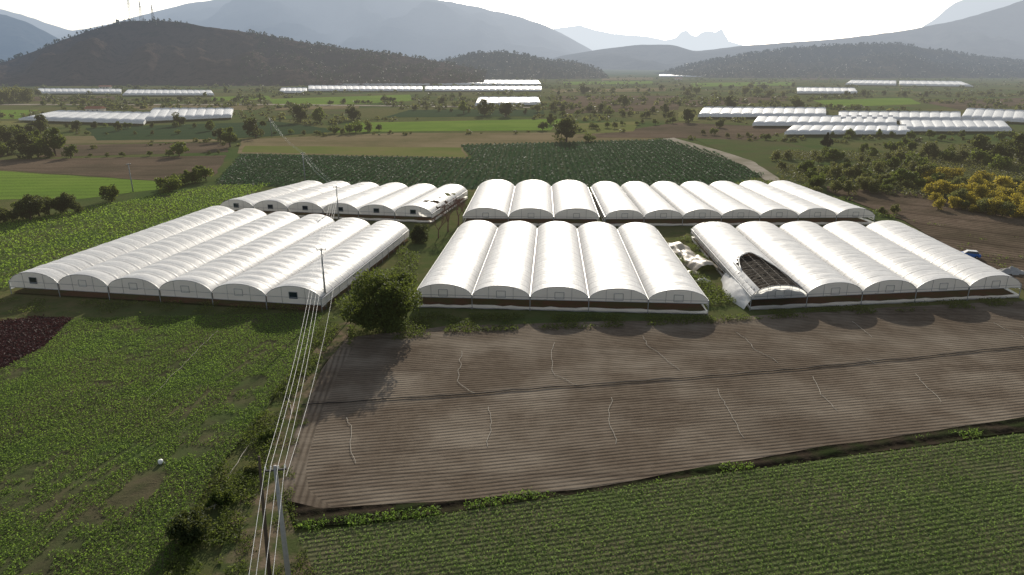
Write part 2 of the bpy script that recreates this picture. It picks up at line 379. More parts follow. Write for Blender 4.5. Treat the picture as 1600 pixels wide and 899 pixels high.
field("field",[(441,740),(465,660),(505,580),(530,545),(552,545),(528,590),(496,660),(476,740),(482,770),(520,797),(462,797),(444,780)],M['headland'],.3)
field("field",[(444,784),(500,799),(700,786),(900,768),(1250,706),(1600,655),(2000,600),(2000,625),(1600,678),(1300,718),(1000,760),(700,805),(470,828)],M['ditch'],.3)
NF_row=field("field",[(465,838),(700,806),(1000,761),(1300,719),(1600,681),(2000,628),(2600,1150),(560,1150),(500,920)],M['rowsoil'],.3)
field("path",[(240,1150),(300,960),(350,860),(380,780),(418,700),(445,630),(485,560),(525,508),(560,505),(505,580),(465,660),(442,740),(446,790),(466,838),(498,920),(560,1150)],M['track'],.5)
field("field",[(-20,505),(60,497),(115,500),(70,545),(0,580),(-100,600)],M['red'])
# ---------------------------------------------------------------- greenhouses
GHP=[]
def arch(s): return max(0,1-abs(s)**2.15)**.66
def greenhouse(FL,FR,BR,BL,n,eave=2.4,ridge=4.3,gb=1.95,sk=.6,label="",seg=2.9,puff=.10,hole=None,skirt=True,vopen=.3):
    FL,FR,BR,BL=[Vector((*p,0)) for p in (FL,FR,BR,BL)]
    GHP.append([FL.xy,FR.xy,BR.xy,BL.xy])
    base=(FL+FR+BL+BR)/4; base.z=0
    E=empty("greenhouse",base); top(E,label,"greenhouse","arched polythene greenhouses")
    def pt(a,t,z):
        p=FL.lerp(FR,a).lerp(BL.lerp(BR,a),t); return Vector((p.x,p.y,z))
    field("floor",[FL.xy,FR.xy,BR.xy,BL.xy],M['inside'],0,world=True)
    L=((BL-FL).length+(BR-FR).length)/2; ns=max(4,round(L/seg)); sub=5; nc=20
    for i in range(n):
        a0=i/n; a1=(i+1)/n; V=[];Fc=[];UV=[]
        rg=ridge+random.uniform(-.08,.08)
        nt_=ns*sub
        droop=[random.uniform(-.05,.05) for _ in range(ns+1)]
        for j in range(nt_+1):
            t=j/nt_; k=j/sub; fr=k-math.floor(k); pf=abs(math.sin(math.pi*fr))**.6
            for c in range(nc+1):
                s=-1+2*c/nc; s=math.copysign(1-(1-abs(s))**1.35,s)*.985
                z=eave+(rg-eave)*arch(s)+(puff*pf+droop[min(int(k),ns)]*pf)*(1-s*s)+.09*noise.noise(Vector((s*4+i*9,j*.6,ridge)))*(1-abs(s))
                a=a0+(a1-a0)*(s+1)/2
                V.append(pt(a,t,z)-base); UV.append((s,k))
        for j in range(nt_):
            for c in range(nc):
                if hole and hole(i,(c+.5)/nc*2-1,(j+.5)/nt_): continue
                q=j*(nc+1)+c; Fc.append((q,q+1,q+nc+2,q+nc+1))
        me=pyd("roof_tunnel",V,Fc); ul=me.uv_layers.new(name="UVMap")
        vi=np.zeros(len(me.loops),dtype=np.int32); me.loops.foreach_get("vertex_index",vi); ul.data.foreach_set("uv",np.array(UV,dtype=np.float32)[vi].ravel())
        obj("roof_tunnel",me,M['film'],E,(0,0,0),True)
        for t,nm in ((0.002,"front_gable"),(0.998,"rear_gable")):
            V=[];Fc=[]
            for c in range(nc+1):
                s=(-1+2*c/nc)*.985; a=a0+(a1-a0)*(s+1)/2
                V.append(pt(a,t,gb+.10*noise.noise(Vector((c*.5,i*3,2))))-base); V.append(pt(a,t,eave+(rg-eave)*arch(s)-.02)-base)
            for c in range(nc): Fc.append((2*c,2*c+2,2*c+3,2*c+1))
            G_=obj(nm,pyd(nm,V,Fc),M['filmg'],E,(0,0,0))
            if t<.5:
                g=Geo(); off=(FL-BL).normalized()*.06
                pp=[pt(a0+(a1-a0)*(s+1)/2,t,eave+(rg-eave)*arch(s))-base+off for s in [(-1+2*c/16)*.985 for c in range(17)]]
                g.tube(pp,.05,5)
                g.tube([pt(a0,t,eave)-base+off,pt(a1,t,eave)-base+off],.04,5)
                g.tube([pt(a0,t,gb)-base+off,pt(a1,t,gb)-base+off],.05,5)
                for s in (-.42,.42):
                    a=a0+(a1-a0)*(s+1)/2; g.tube([pt(a,t,gb)-base+off,pt(a,t,eave+(rg-eave)*arch(s))-base+off],.035,5)
                obj("gable_frame",g.mesh("gable_frame"),M['steel'],E,(0,0,0))
                g=Geo(); am=(a0+a1)/2; dx=(FR-FL).normalized()*.75; c0=pt(am,t,eave-.2)-base+off*1.6
                cs=[c0-dx,c0+dx,c0+dx+Vector((0,0,1.15)),c0-dx+Vector((0,0,1.15))]
                opened=random.random()<vopen
                for q in range(4): g.tube([cs[q],cs[(q+1)%4]],.05,4)
                b=len(g.v); g.v+= [x-off*.4 for x in cs]; g.f.append((b,b+1,b+2,b+3)); g.mi.append(1)
                wv=obj("vent_window",g.mesh("vent_window",[M['steel'],M['glass'] if opened else M['filmg']]),None,G_,(0,0,0))
                if opened: wv["label"]="vent window standing open and dark"
    for i in range(n+1):
        for t in (0.0,1.0):
            g=Geo(); off=(FL-BL).normalized()*.1*(1 if t<.5 else -1)
            g.tube([pt(i/n,t,0)-base+off,pt(i/n,t,eave)-base+off],.07,6)
            obj("post",g.mesh("post"),M['steel'],E,(0,0,0))
        g=Geo(); g.tube([pt(i/n,0,eave)-base,pt(i/n,1,eave)-base],.13,6); obj("gutter",g.mesh("gutter"),M['steel'],E,(0,0,0))
    def wall(nm,A,B,z0,z1,sg=12,mat=None):
        V=[];Fc=[]
        for k in range(sg*3+1):
            p=A.lerp(B,k/(sg*3)); wv=.05*math.sin(k*1.7); nrm=(B-A).normalized().cross(Vector((0,0,1)))
            V.append(Vector((p.x,p.y,z0+.12*random.random()))-base+nrm*wv); V.append(Vector((p.x,p.y,z1+(.22*random.random() if z1<1 else 0)))-base)
        for k in range(sg*3): Fc.append((2*k,2*k+2,2*k+3,2*k+1))
        obj(nm,pyd(nm,V,Fc),mat or M['filmg'],E,(0,0,0))
    wall("side_wall",FL,BL,gb-.4,eave); wall("side_wall",FR,BR,gb-.4,eave)
    if skirt:
        for A,B in ((FL,BL),(FR,BR),(FL,FR),(BL,BR)): wall("ground_skirt",A,B,.03,sk)
    for A,B in ((FL,BL),(FR,BR)):
        g=Geo(); m=int(L/4)
        pp=[A-base+Vector((0,0,eave*.55))]
        for k in range(1,m):
            p=A.lerp(B,k/m)-base; q=p+Vector((0,0,eave*.55)); pp+= [q,p,p+Vector((0,0,eave)),q]
        g.tube(pp+[B-base+Vector((0,0,eave*.55))],.05,4,cap=False)
        obj("side_frame",g.mesh("side_frame"),M['steel'],E,(0,0,0))
    return E,pt,base
fL=[(-90.1,118),(-31.6,108.2),(-24,157),(-80,178)]
greenhouse(*fL,6,label="wide six-bay white polythene tunnel greenhouse with open sides",gb=1.3,sk=.25,skirt=False,puff=.16,vopen=.2)
def hole2(i,s,t): return i==5 and s>.1 and .1<t<.75 and noise.noise(Vector((s*2.6,t*11,3)))+.2*s>.30
greenhouse(S(345,336),S(675,349),(-13.5,208),(-67,216),6,label="six-bay white tunnel greenhouse with dark vent windows",gb=1.6,ridge=4.4,hole=hole2,vopen=.9)
greenhouse((-16.5,110.7),(32.3,107.1),(33.8,157),(-12.6,159.5),5,label="five-bay white tunnel greenhouse beside the ploughed field",puff=.07,vopen=.0)
greenhouse((-12.4,172),(22,171),(23.6,214),(-10.4,216),3,label="three-bay white tunnel greenhouse with broad arches",ridge=4.7,puff=.07,vopen=0)
greenhouse((23.5,171),(92.4,173),(88.9,216),(24.5,214),7,label="seven-bay white tunnel greenhouse with plain gables",puff=.06,vopen=0)
TH=.42
def tl(s): return TH*max(0,1-(abs(s+.02)/1.05)**2.1)+.012*math.sin(s*9)
def hole(i,s,t):
    if i!=0: return False
    if t<tl(s)+.012*noise.noise(Vector((s*8,t*30,1))) and s>-.76: return True
    if t>.88 and s<.1 and s>-.85 and noise.noise(Vector((s*3,t*22,8)))>.0: return True
    return False
RE,rpt,rb=greenhouse((40,109.3),(89.7,115.8),(93.2,159),(42,158),5,label="five-bay white tunnel greenhouse with torn film on one bay",hole=hole,puff=.05,vopen=.0)
for k in range(16):
    t=k*.027+.005
    g=Geo(); g.tube([rpt(.1*(s+1),t,2.36+1.82*arch(s))-rb for s in [(-1+2*c/20)*.985 for c in range(21)]],.05,5)
    obj("hoop",g.mesh("hoop"),M['rust'],RE,(0,0,0))
for s in (-.7,-.35,0,.35,.7):
    g=Geo(); g.tube([rpt(.1*(s+1),0,2.34+1.82*arch(s))-rb,rpt(.1*(s+1),.41,2.34+1.82*arch(s))-rb],.04,4); obj("purlin",g.mesh("purlin"),M['rust'],RE,(0,0,0))
V=[];Fc=[]
for j in range(33):
    for c in range(25):
        s=(-1+2*c/24)*.97; V.append(rpt(.1*(s+1),.010+.42*j/32,2.0+1.6*arch(s)+.35*noise.noise(Vector((c*.35,j*.35,0))))-rb)
for j in range(32):
    for c in range(24): q=j*25+c; Fc.append((q,q+1,q+26,q+25))
obj("shade_net",pyd("shade_net",V,Fc),M['net'],RE,(0,0,0),True)
V=[];Fc=[]
for j in range(37):
    t=j/36
    for c in range(11):
        q=c/10; a=rpt(.1*(-.74+1),t*.34,2.4+1.86*arch(.74)+.12)-rb; p=rpt(0,t*.34,0)-rb
        out=.8+1.5*math.sin(math.pi*min(1,t*.9+.1))**2
        x=a.x+(p.x-out-a.x)*q; z=a.z*(1-q)**.8*(1-.2*q)+.1+.28*noise.noise(Vector((j*.3,c*.5,2)))*math.sin(math.pi*q)
        V.append((x,a.y,max(.08,z)))
for j in range(36):
    for c in range(10): q=j*11+c; Fc.append((q,q+1,q+12,q+11))
obj("loose_film",pyd("loose_film",V,Fc),M['filmp'],RE,(0,0,0),True)
g=Geo(); pts=[]
for k in range(26):
    s=-.76+1.74*k/25; pts.append(rpt(.1*(s+1),max(.004,tl(s))+.004,2.46+1.88*arch(s))-rb)
g.tube(pts,[.12+.05*math.sin(k*2.1) for k in range(26)],7)
obj("rolled_film",g.mesh("rolled_film"),M['filmp'],RE,(0,0,0),True)
E=empty("small_tunnel",(37.6,140,0)); top(E,"short sagging tunnel covered with dusty beige film","tunnel")
V=[];Fc=[]
for j in range(41):
    t=j/40
    for c in range(21):
        s=-1+2*c/20; hh=1.9*(.8+.2*math.sin(t*7+1))*(1-abs(s)**2.2)**.7*(.88+.12*abs(math.sin(t*math.pi*4)))+.5*noise.noise(Vector((j*.22,c*.3,5)))
        V.append((s*2.7*(1+.15*noise.noise(Vector((j*.3,3,1))))+1.4*(1-2*t),(t-.5)*18,max(.05,hh)))
for j in range(40):
    for c in range(20): q=j*21+c; Fc.append((q,q+1,q+22,q+21))
obj("cover",pyd("cover",V,Fc),M['oldfilm'],E,(0,0,0),True)
def heap(name,u,v,sx,sy,hh,mat,label,cat):
    x,y=S(u,v); V=[];Fc=[];n=18
    for j in range(n+1):
        for c in range(n+1):
            a=-1+2*c/n;b=-1+2*j/n; r=math.hypot(a,b)
            z=max(0,1-r)*hh*(1+.9*noise.noise(Vector((a*3+u,b*3,1))))+.25*hh*max(0,noise.noise(Vector((a*7,b*7,u))))
            V.append((a*sx*(1+.2*noise.noise(Vector((b*3,u,0)))),b*sy,max(.01,z)+.25 if r<1 else .2))
    for j in range(n):
        for c in range(n):
            a=-1+2*(c+.5)/n;b=-1+2*(j+.5)/n
            if math.hypot(a,b)<.98: q=j*(n+1)+c; Fc.append((q,q+1,q+n+2,q+n+1))
    o=obj(name,pyd(name,V,Fc),mat,None,(x,y,0.02),True); top(o,label,cat)
heap("film_heap",1098,441,1.5,1.0,.5,M['filmp'],"crumpled heap of white polythene film on the soil","plastic sheet")
heap("film_heap",1080,428,1.6,1.2,.4,M['oldfilm'],"small heap of dirty film on the soil","plastic sheet")
heap("film_heap",545,487,.9,1.0,.8,M['filmp'],"bundle of white film beside the tree","plastic sheet")
heap("rubble_pile",1578,428,3.2,1.6,1.1,M['concrete'],"grey pile of broken material on bare soil","rubble")
def far_gh(px,n,label="long white multi-bay tunnel greenhouse among the fields"):
    c=[Vector((*S(u,v),0)) for u,v in px]; FL,FR,BR,BL=c
    GHP.append([q.xy for q in c]); base=(FL+FR+BR+BL)/4; V=[];Fc=[]; nc=8
    for i in range(n):
        b=len(V)
        for t in (0,.25,.5,.75,1):
            for k in range(nc+1):
                s=-1+2*k/nc; a=(i+(s+1)/2)/n
                p=FL.lerp(FR,a).lerp(BL.lerp(BR,a),t)-base; V.append((p.x,p.y,2.4+.5*arch(s*.99)))
        for j in range(4):
            for k in range(nc): q=b+j*(nc+1)+k; Fc.append((q,q+1,q+nc+2,q+nc+1))
        for j in (0,4):
            b2=len(V)
            for k in range(nc+1): x,y,_=V[b+j*(nc+1)+k]; V.append((x,y,1.3))
            for k in range(nc): Fc.append((b2+k,b2+k+1,b+j*(nc+1)+k+1,b+j*(nc+1)+k))
    for A,B in ((FL,BL),(FR,BR)):
        b=len(V)
        for p in (A,B):
            q=p-base; V+=[(q.x,q.y,.6),(q.x,q.y,2.4)]
        Fc.append((b,b+2,b+3,b+1))
    o=obj("greenhouse",pyd("far_greenhouse",V,Fc),M['filmfar'],None,base,True)
    top(o,label,"greenhouse","distant tunnel greenhouses")
for px,n in [
 ([(30,191),(225,197),(240,181),(90,178)],10),([(225,193),(362,187),(365,174),(240,174)],9),
 ([(60,148),(190,148),(190,142),(60,141)],14),([(192,151),(335,151),(330,144),(200,143)],14),
 ([(436,147),(480,147),(480,140),(440,140)],5),([(482,144),(660,144),(660,137),(482,136)],18),([(664,144),(846,144),(846,137),(664,137)],18),
 ([(525,134),(672,134),(670,129),(530,128)],14),([(684,134),(846,135),(840,127),(690,126)],14),
 ([(742,168),(845,166),(840,155),(748,155)],6),
 ([(1090,186),(1290,186),(1290,173),(1100,172)],12),([(1175,200),(1400,201),(1400,187),(1185,186)],13),
 ([(1225,214),(1420,214),(1420,202),(1240,201)],11),([(1412,209),(1580,209),(1565,193),(1405,192)],10),
 ([(1310,192),(1500,192),(1500,180),(1310,179)],12),([(1500,190),(1650,197),(1650,180),(1510,174)],9),
 ([(1245,148),(1340,148),(1335,140),(1245,139)],8),([(1320,134),(1400,135),(1400,128),(1330,127)],8),([(1405,135),(1520,137),(1500,129),(1405,128)],9),
 ([(1030,121),(1120,121),(1120,117.5),(1030,117.5)],7),([(1135,119),(1230,119),(1230,115),(1140,115)],7)]:
    far_gh(px,n)
def house(u,v,wd,rot=0):
    x,y=S(u,v); E=empty("house",(x,y,0)); top(E,"small pale farmhouse with tiled roof among trees","house","farmhouses in the valley")
    g=Geo(); g.box((0,0,1.6),(wd,wd*.7,3.2),0,rot); obj("wall",g.mesh("wall"),M['plaster'],E,(0,0,0))
    ca,sa=math.cos(rot),math.sin(rot); R2=lambda x,y,z:(x*ca-y*sa,x*sa+y*ca,z)
    a=wd*.56;b=wd*.42; V=[R2(-a,-b,3.15),R2(a,-b,3.15),R2(a,b,3.15),R2(-a,b,3.15),R2(-a,0,5),R2(a,0,5)]
    obj("roof",pyd("roof",V,[(0,1,5,4),(2,3,4,5),(0,4,3),(1,2,5),(0,3,2,1)]),M['roof'],E,(0,0,0))
    for k in (-.3,.3):
        g=Geo(); q=R2(k*wd,-wd*.35-.03,1.7); g.box(q,(1.1,.06,1.2),0,rot); obj("window",g.mesh("window"),M['glass'],E,(0,0,0))
    g=Geo(); g.box(R2(0,-wd*.35-.03,1.05),(1.1,.06,2.0),0,rot); obj("door",g.mesh("door"),M['wood'],E,(0,0,0))
for u,v,wd in ((165,139,14),(150,176,12),(1060,125,14),(690,129,14),(380,128,12)): house(u,v,wd,random.uniform(-.3,.3))
# ---------------------------------------------------------------- trees
def limbs(h,spread,seed,rad=.03,n=6):
    rd=random.Random(seed); g=Geo(); th=h*.3
    g.tube([(0,0,-.1),(rd.uniform(-.1,.1),rd.uniform(-.1,.1),th*.5),(rd.uniform(-.2,.2),rd.uniform(-.2,.2),th),(rd.uniform(-.3,.3),rd.uniform(-.3,.3),h*.75)],[h*rad*1.3,h*rad,h*rad*.8,h*rad*.25],7)
    for k in range(n):
        a=2*math.pi*k/n+rd.uniform(-.4,.4); z0=th*rd.uniform(.5,1.2); r=spread*rd.uniform(.45,.75)
        g.tube([(0,0,z0),(math.cos(a)*r*.45,math.sin(a)*r*.45,z0+h*.14),(math.cos(a)*r,math.sin(a)*r,z0+h*rd.uniform(.22,.4))],[h*rad*.55,h*rad*.35,h*rad*.1],5)
    return g
def crown(h,rx,z0,nl,ls,seed,nlobes=14,shape='round'):
    r=np.random.default_rng(seed); C=[]
    hc=(h-z0)/2; cz=z0+hc
    for k in range(nlobes):
        dv=r.normal(size=3); dv/=np.linalg.norm(dv); q=r.uniform(.3,.78)
        lr=r.uniform(.22,.48)*min(rx,hc*1.2)
        c=np.array([dv[0]*rx*q,dv[1]*rx*q,cz+dv[2]*hc*q*1.05])
        m=nl//nlobes; d2=r.normal(size=(m,3)); d2/=np.linalg.norm(d2,axis=1)[:,None]
        rr=lr*r.uniform(.4,1.15,(m,1))**.7
        C.append(c+d2*rr*np.array([1,1,.9]))
    C=np.concatenate(C)
    if shape=='cone':
        t=(C[:,2]-z0)/(h-z0); sc=np.clip(1.25*(1-t),.05,1.2); C[:,0]*=sc; C[:,1]*=sc
    C[:,2]=np.maximum(C[:,2],z0*.6+.1)
    return leaves(C,ls,.2,.6)
TREE={}
def tdef(key,h,rx,z0,nl,ls,mat,seeds,shape='round',rad=.03):
    TREE[key]=[]
    for sd in seeds:
        lg=limbs(h,rx,sd,rad); tm=lg.mesh("trunk"); tm.materials.append(M['bark'])
        cm=quadmesh("crown",crown(h,rx,z0,nl,ls,sd,16,shape)); cm.materials.append(M[mat])
        V=[tuple(v) for v in lg.v]; nb=len(V); cv=crown(h,rx,z0,int(nl*.55),ls*1.3,sd+5,12,shape).reshape(-1,3)
        fs=list(lg.f)+[(nb+4*k,nb+4*k+1,nb+4*k+2,nb+4*k+3) for k in range(len(cv)//4)]
        jm=pyd("tree",V+[tuple(q) for q in cv],fs); jm.materials.append(M['bark']); jm.materials.append(M[mat])
        jm.polygons.foreach_set("material_index",[0]*len(lg.f)+[1]*(len(cv)//4)); jm.update()
        TREE[key].append((tm,cm,jm,h))
tdef('A',8,3.7,.3,2600,.32,'leafA',(1,2,3,31))
tdef('B',8,3.9,.2,2500,.34,'leafB',(4,5,6,32))
tdef('Y',4,2.6,.1,1700,.20,'leafY',(7,8,9))
tdef('G',5,2.9,.1,1500,.26,'leafG',(10,11,33))
tdef('S',4,3.0,.0,1500,.24,'leafA',(12,13,34))
tdef('P',12,1.6,.5,1500,.40,'leafA',(14,),rad=.015)
tdef('C',9,3.0,.6,2000,.36,'leafP',(15,16),'cone')
LBL={'A':("green broadleaf tree with a rounded crown","tree","broadleaf trees among the fields"),'B':("dark olive tree with a wide crown","tree","dark trees among the fields"),
'Y':("yellowing orchard tree in a row","tree","yellowing orchard trees"),'G':("grey-green shrub in scrubland","shrub","grey-green shrubs"),'S':("low green bush at a field edge","bush","bushes on field edges"),
'P':("tall narrow poplar tree","tree","poplar trees"),'C':("dark conifer with a pointed crown","tree","dark conifers")}
cnt=[0]
def tree(u,v,hp,key,world=None,wscale=1.0):
    x,y=world if world else S(u,v)
    for q in GHP:
        if inpoly(np.array([x]),np.array([y]),[tuple(a) for a in q])[0]: return
    tm,cm,jm,h0=random.choice(TREE[key])
    z=zdepth(y); hm=hp/F*z/.96 if not world else hp
    hm=min(hm,13); s=hm/h0*random.uniform(.9,1.08); rz=random.uniform(0,6.28)
    nm={'G':"shrub",'S':"bush"}.get(key,"tree"); la,ca,gr=LBL[key]; cnt[0]+=1
    sx=s*random.uniform(.9,1.2)*wscale
    if y<230:
        E=empty(nm,(x,y,0)); E.rotation_euler=(0,0,rz); E.scale=(sx,sx,s); top(E,la,ca,gr)
        for k,me in (("trunk",tm),("crown",cm)):
            o=bpy.data.objects.new(k,me); COL.objects.link(o); o.parent=E
    else:
        o=bpy.data.objects.new(nm,jm); COL.objects.link(o); o.location=(x,y,0); o.rotation_euler=(0,0,rz); o.scale=(sx,sx,s); top(o,la,ca,gr)
R_=random.uniform
def belt(a,b,n,hp,keys,jv=3,ju=6):
    for i in range(n):
        t=(i+R_(0,.9))/n; tree(a[0]+(b[0]-a[0])*t+R_(-ju,ju),a[1]+(b[1]-a[1])*t+R_(-jv,jv),hp*R_(.55,1.15),random.choice(keys))
for q in [(470,192,42,'B'),(500,192,26,'A'),(552,188,34,'B'),(885,222,38,'B'),(920,222,13,'S'),(912,146,24,'B'),(757,181,30,'B'),(790,183,26,'B'),(725,178,20,'A'),
 (1245,172,28,'B'),(1282,176,22,'A'),(1140,170,22,'B'),(975,168,20,'B'),(1075,192,24,'B'),(280,197,24,'B'),(400,215,30,'B'),(360,230,30,'A'),(345,222,22,'B'),(408,166,46,'P'),(120,205,18,'B'),(185,205,16,'B'),
 (175,316,28,'S'),(592,205,12,'S'),(556,208,18,'S'),(522,209,14,'S'),(575,206,16,'G'),(1290,240,36,'C'),(1560,260,58,'B'),(1595,255,60,'B'),(1530,250,50,'B'),(1125,200,18,'B'),(860,195,20,'B'),(848,204,14,'S'),
 (280,245,22,'S'),(1412,232,22,'A'),(600,160,12,'B'),(690,165,14,'B'),(330,205,18,'A'),(60,235,30,'A')]: tree(*q)
belt((0,350),(125,330),9,36,'BAS'); belt((255,300),(330,280),8,28,'SA'); belt((-10,245),(110,245),9,38,'BA')
belt((0,228),(70,205),8,28,'BA'); belt((-10,162),(50,158),8,36,'G'); belt((100,200),(330,200),7,11,'BS',1.5)
belt((380,212),(560,210),9,9,'GS',1.5); belt((630,172),(880,178),11,12,'BAG',2); belt((860,178),(1060,182),18,14,'BSG',5); belt((880,206),(1060,190),12,10,'SGS',3)
belt((1060,150),(1240,150),10,12,'SGA',3); belt((60,165),(400,158),12,9,'BAG',1.5); belt((860,147),(1240,138),14,9,'BG',2)
belt((1240,153),(1600,150),13,9,'BG',2); belt((430,171),(740,152),10,8,'SG',2); belt((1290,217),(1600,218),16,13,'SAG',3)
belt((1100,210),(1230,222),9,10,'GS',2); belt((0,249),(360,241),12,8,'SG',1); belt((0,212),(300,211),8,8,'SG',1)
for r in range(6):
    v=238+r*11; belt((1215+r*12,v+14),(1440+r*8,v),11,18+r*1.2,'GSGA',4,8)
for r in range(6):
    v=290+r*10; belt((1432+r*6,v-14),(1640,v+8),14,20+r,'YYYG' ,3,5)
belt((1440,250),(1600,272),10,24,'SGAG',5); belt((1330,345),(1400,335),4,18,'SG')
for _ in range(14): tree(R_(0,420),R_(140,160),R_(6,11),random.choice('BGA'))
def single(name,x,y,h,rx,z0,nl,ls,mat,seed,label,cat):
    E=empty(name,(x,y,0)); top(E,label,cat)
    obj("trunk",limbs(h,rx,seed).mesh("trunk"),M['bark'],E,(0,0,0))
    obj("crown",quadmesh("crown",crown(h,rx,z0,nl,ls,seed,30)),M[mat],E,(0,0,0))
x,y=S(602,518); single("tree",x,y,10.2,7.0,.3,20000,.21,'leafA',77,"large dense green tree beside a tunnel greenhouse","tree")
x,y=S(300,845); single("bush",x,y,3.0,2.2,.1,5000,.13,'leafB',78,"dark green bush on the weedy field edge","bush")
x,y=S(345,792); single("bush",x,y,1.8,1.5,.1,2600,.11,'leafA',79,"small bush beside the dirt track","bush")
x,y=S(395,742); single("bush",x,y,1.2,1.3,.0,2000,.09,'leafG',81,"low scrubby bush on the weedy verge","bush")
x,y=S(418,688); single("bush",x,y,1.3,1.2,.0,2000,.09,'leafA',82,"low green bush on the weedy verge","bush")
x,y=S(655,378); single("bush",x,y,4.0,3.2,.1,5000,.2,'leafB',80,"bush growing in the gap between greenhouses","bush")
def bare(x,y,h,seed):
    rd=random.Random(seed); g=Geo()
    def br(p,dv,L,r,dep):
        q=p+dv*L*.5+Vector((rd.uniform(-.1,.1),)*3)*L*.3; e=p+dv*L
        g.tube([p,q,e],[r,r*.8,r*.55],4 if dep>1 else 6,cap=False)
        if dep<5:
            for _ in range(3 if dep<4 else 4):
                nd=(dv+Vector((rd.uniform(-.75,.75),rd.uniform(-.75,.75),rd.uniform(-.2,.5)))).normalized(); br(e,nd,L*rd.uniform(.6,.8),max(.022,r*.55),dep+1)
    br(Vector((0,0,-.1)),Vector((.05,0,1)),h*.27,h*.025,0)
    E=empty("bare_tree",(x,y,0)); top(E,"leafless reddish tree between greenhouses","tree","leafless trees between greenhouses")
    obj("branches",g.mesh("branches"),M['redbark'],E,(0,0,0))
for u,v,h,s_ in ((700,362,9.0,3),(685,372,7.5,4),(716,352,8.5,6),(724,345,8,7)): x,y=S(u,v); bare(x,y,h,s_)
# ---------------------------------------------------------------- crops / weeds
rut=[S(-20,900),S(130,760),S(240,690),S(330,600),S(420,540)]
rut2=[S(0,960),S(180,800),S(300,700),S(400,600)]
def drut(x,y,pl):
    dm=np.full(len(x),1e9)
    for (x1,y1),(x2,y2) in zip(pl[:-1],pl[1:]):
        L2=(x2-x1)**2+(y2-y1)**2; t=np.clip(((x-x1)*(x2-x1)+(y-y1)*(y2-y1))/L2,0,1)
        dm=np.minimum(dm,np.hypot(x-x1-t*(x2-x1),y-y1-t*(y2-y1)))
    return dm
REDP=W([(-20,505),(60,497),(115,500),(70,545),(0,580),(-100,600)])
def lmask(x,y):
    n_=vn(x,y,9)*.30+vn(x,y,3.2)*.3+vn(x,y,1.0)*.4
    d2=drut(x,y,rut2)+(vn(x,y,3)-.5)*2; dd=drut(x,y,rut)
    r=(np.abs(dd-.9)<.3)&(vn(x,y,2.1)<.5)
    r2=(d2<1.7)&(vn(x,y,1.2)<.58)
    ang=math.radians(62); q=y*math.cos(ang)-x*math.sin(ang); band=.5+.5*np.sin(q*2*math.pi/4.2)
    return (n_>.18+rng.random(len(x))*.18+.10*band)&~r&~r2&~inpoly(x,y,REDP)&(y<108)
scatter("crop_plants",NF_left,.30,.22,math.radians(62),.095,.22,4,M['crop'],lmask,.5,.09,label="uneven low green crop with bare patches",rowjit=.07)
def rmask(x,y):
    n_=vn(x,y,14)*.5+vn(x,y,4)*.5; return n_>.06+rng.random(len(x))*.3
scatter("row_crop_plants",NF_row,.58,.16,math.radians(12.3),.09,.2,4,M['crop2'],rmask,.5,.12,label="narrow rows of low green crop",rowjit=.10)
scatter("lettuce_plants",W([(-200,345),(0,350),(330,292),(425,288),(345,330),(16,452),(-300,520)]),1.15,.8,math.radians(10),.27,.35,4,M['lett'],lambda x,y:(vn(x,y,8)+.25*vn(x,y,2)>.2),.2,.14,label="rows of bright green lettuces",rowjit=.06)
scatter("cabbage_plants",W(DR),2.2,.9,math.radians(88),.42,.45,4,M['cabb'],lambda x,y:~inpoly(x,y,W([(372,242),(378,218),(620,208),(1000,207),(1030,219),(720,227),(735,248)]))&(vn(x,y,12)>.1),.3,.30,label="dark green crop rows",rowjit=.12)
scatter("red_lettuce_plants",REDP,.5,.35,0,.16,.25,5,M['redleaf'],None,.3,.12,label="dark red lettuce rows")
wb=W([(200,1000),(290,840),(330,750),(385,680),(430,615),(478,555),(505,500),(540,500),(505,560),(455,630),(430,700),(400,780),(372,860),(350,1000)])
scatter("weeds",wb,.30,.30,0,.13,.5,7,M['weed'],lambda x,y:(vn(x,y,3)+vn(x,y,1.1)*.5>.55),.5,.2,label="tangled weeds along the dirt track")
scatter("weeds",W([(370,860),(405,760),(435,700),(465,640),(485,660),(460,730),(460,800),(490,900),(500,1000),(370,1000)]),.28,.28,0,.09,.25,6,M['weed'],lambda x,y:(vn(x,y,2)+vn(x,y,.8)*.5>.82),.5,.16,label="sparse weeds on the track")
scatter("weeds",W([(545,500),(650,493),(1103,498),(1165,492),(1600,468),(1720,465),(1720,474),(1600,480),(1180,503),(1100,509),(700,524),(545,545)]),.4,.4,0,.14,.5,7,M['weed'],lambda x,y:(vn(x,y,3.5)+vn(x,y,1.0)*.4>.6),.5,.2,label="green weeds along the greenhouse front")
scatter("weeds",W([(465,822),(700,796),(830,772),(840,782),(700,808),(475,836)]),.3,.3,0,.12,.4,6,M['crop'],lambda x,y:(vn(x,y,2.5)>.45),.5,.18,label="bright green grass verge")
scatter("weeds",W([(830,776),(1280,708),(1600,664),(1720,648),(1720,658),(1600,676),(1280,722),(830,786)]),.35,.35,0,.11,.35,6,M['crop'],lambda x,y:(vn(x,y,4)+vn(x,y,1.5)*.3>.78),.5,.18,label="grass tufts along the ditch")
scatter("weeds",W([(515,480),(635,385),(655,385),(650,478),(560,500)]),.6,.6,0,.2,.7,7,M['weed'],lambda x,y:(vn(x,y,4)>.4),.5,.3,label="weeds in the gap between greenhouses")
scatter("weeds",W([(1030,385),(1075,372),(1165,470),(1105,485)]),.5,.5,0,.18,.6,7,M['weed'],lambda x,y:(vn(x,y,4)>.4),.5,.3,label="weeds around the sagging tunnel")
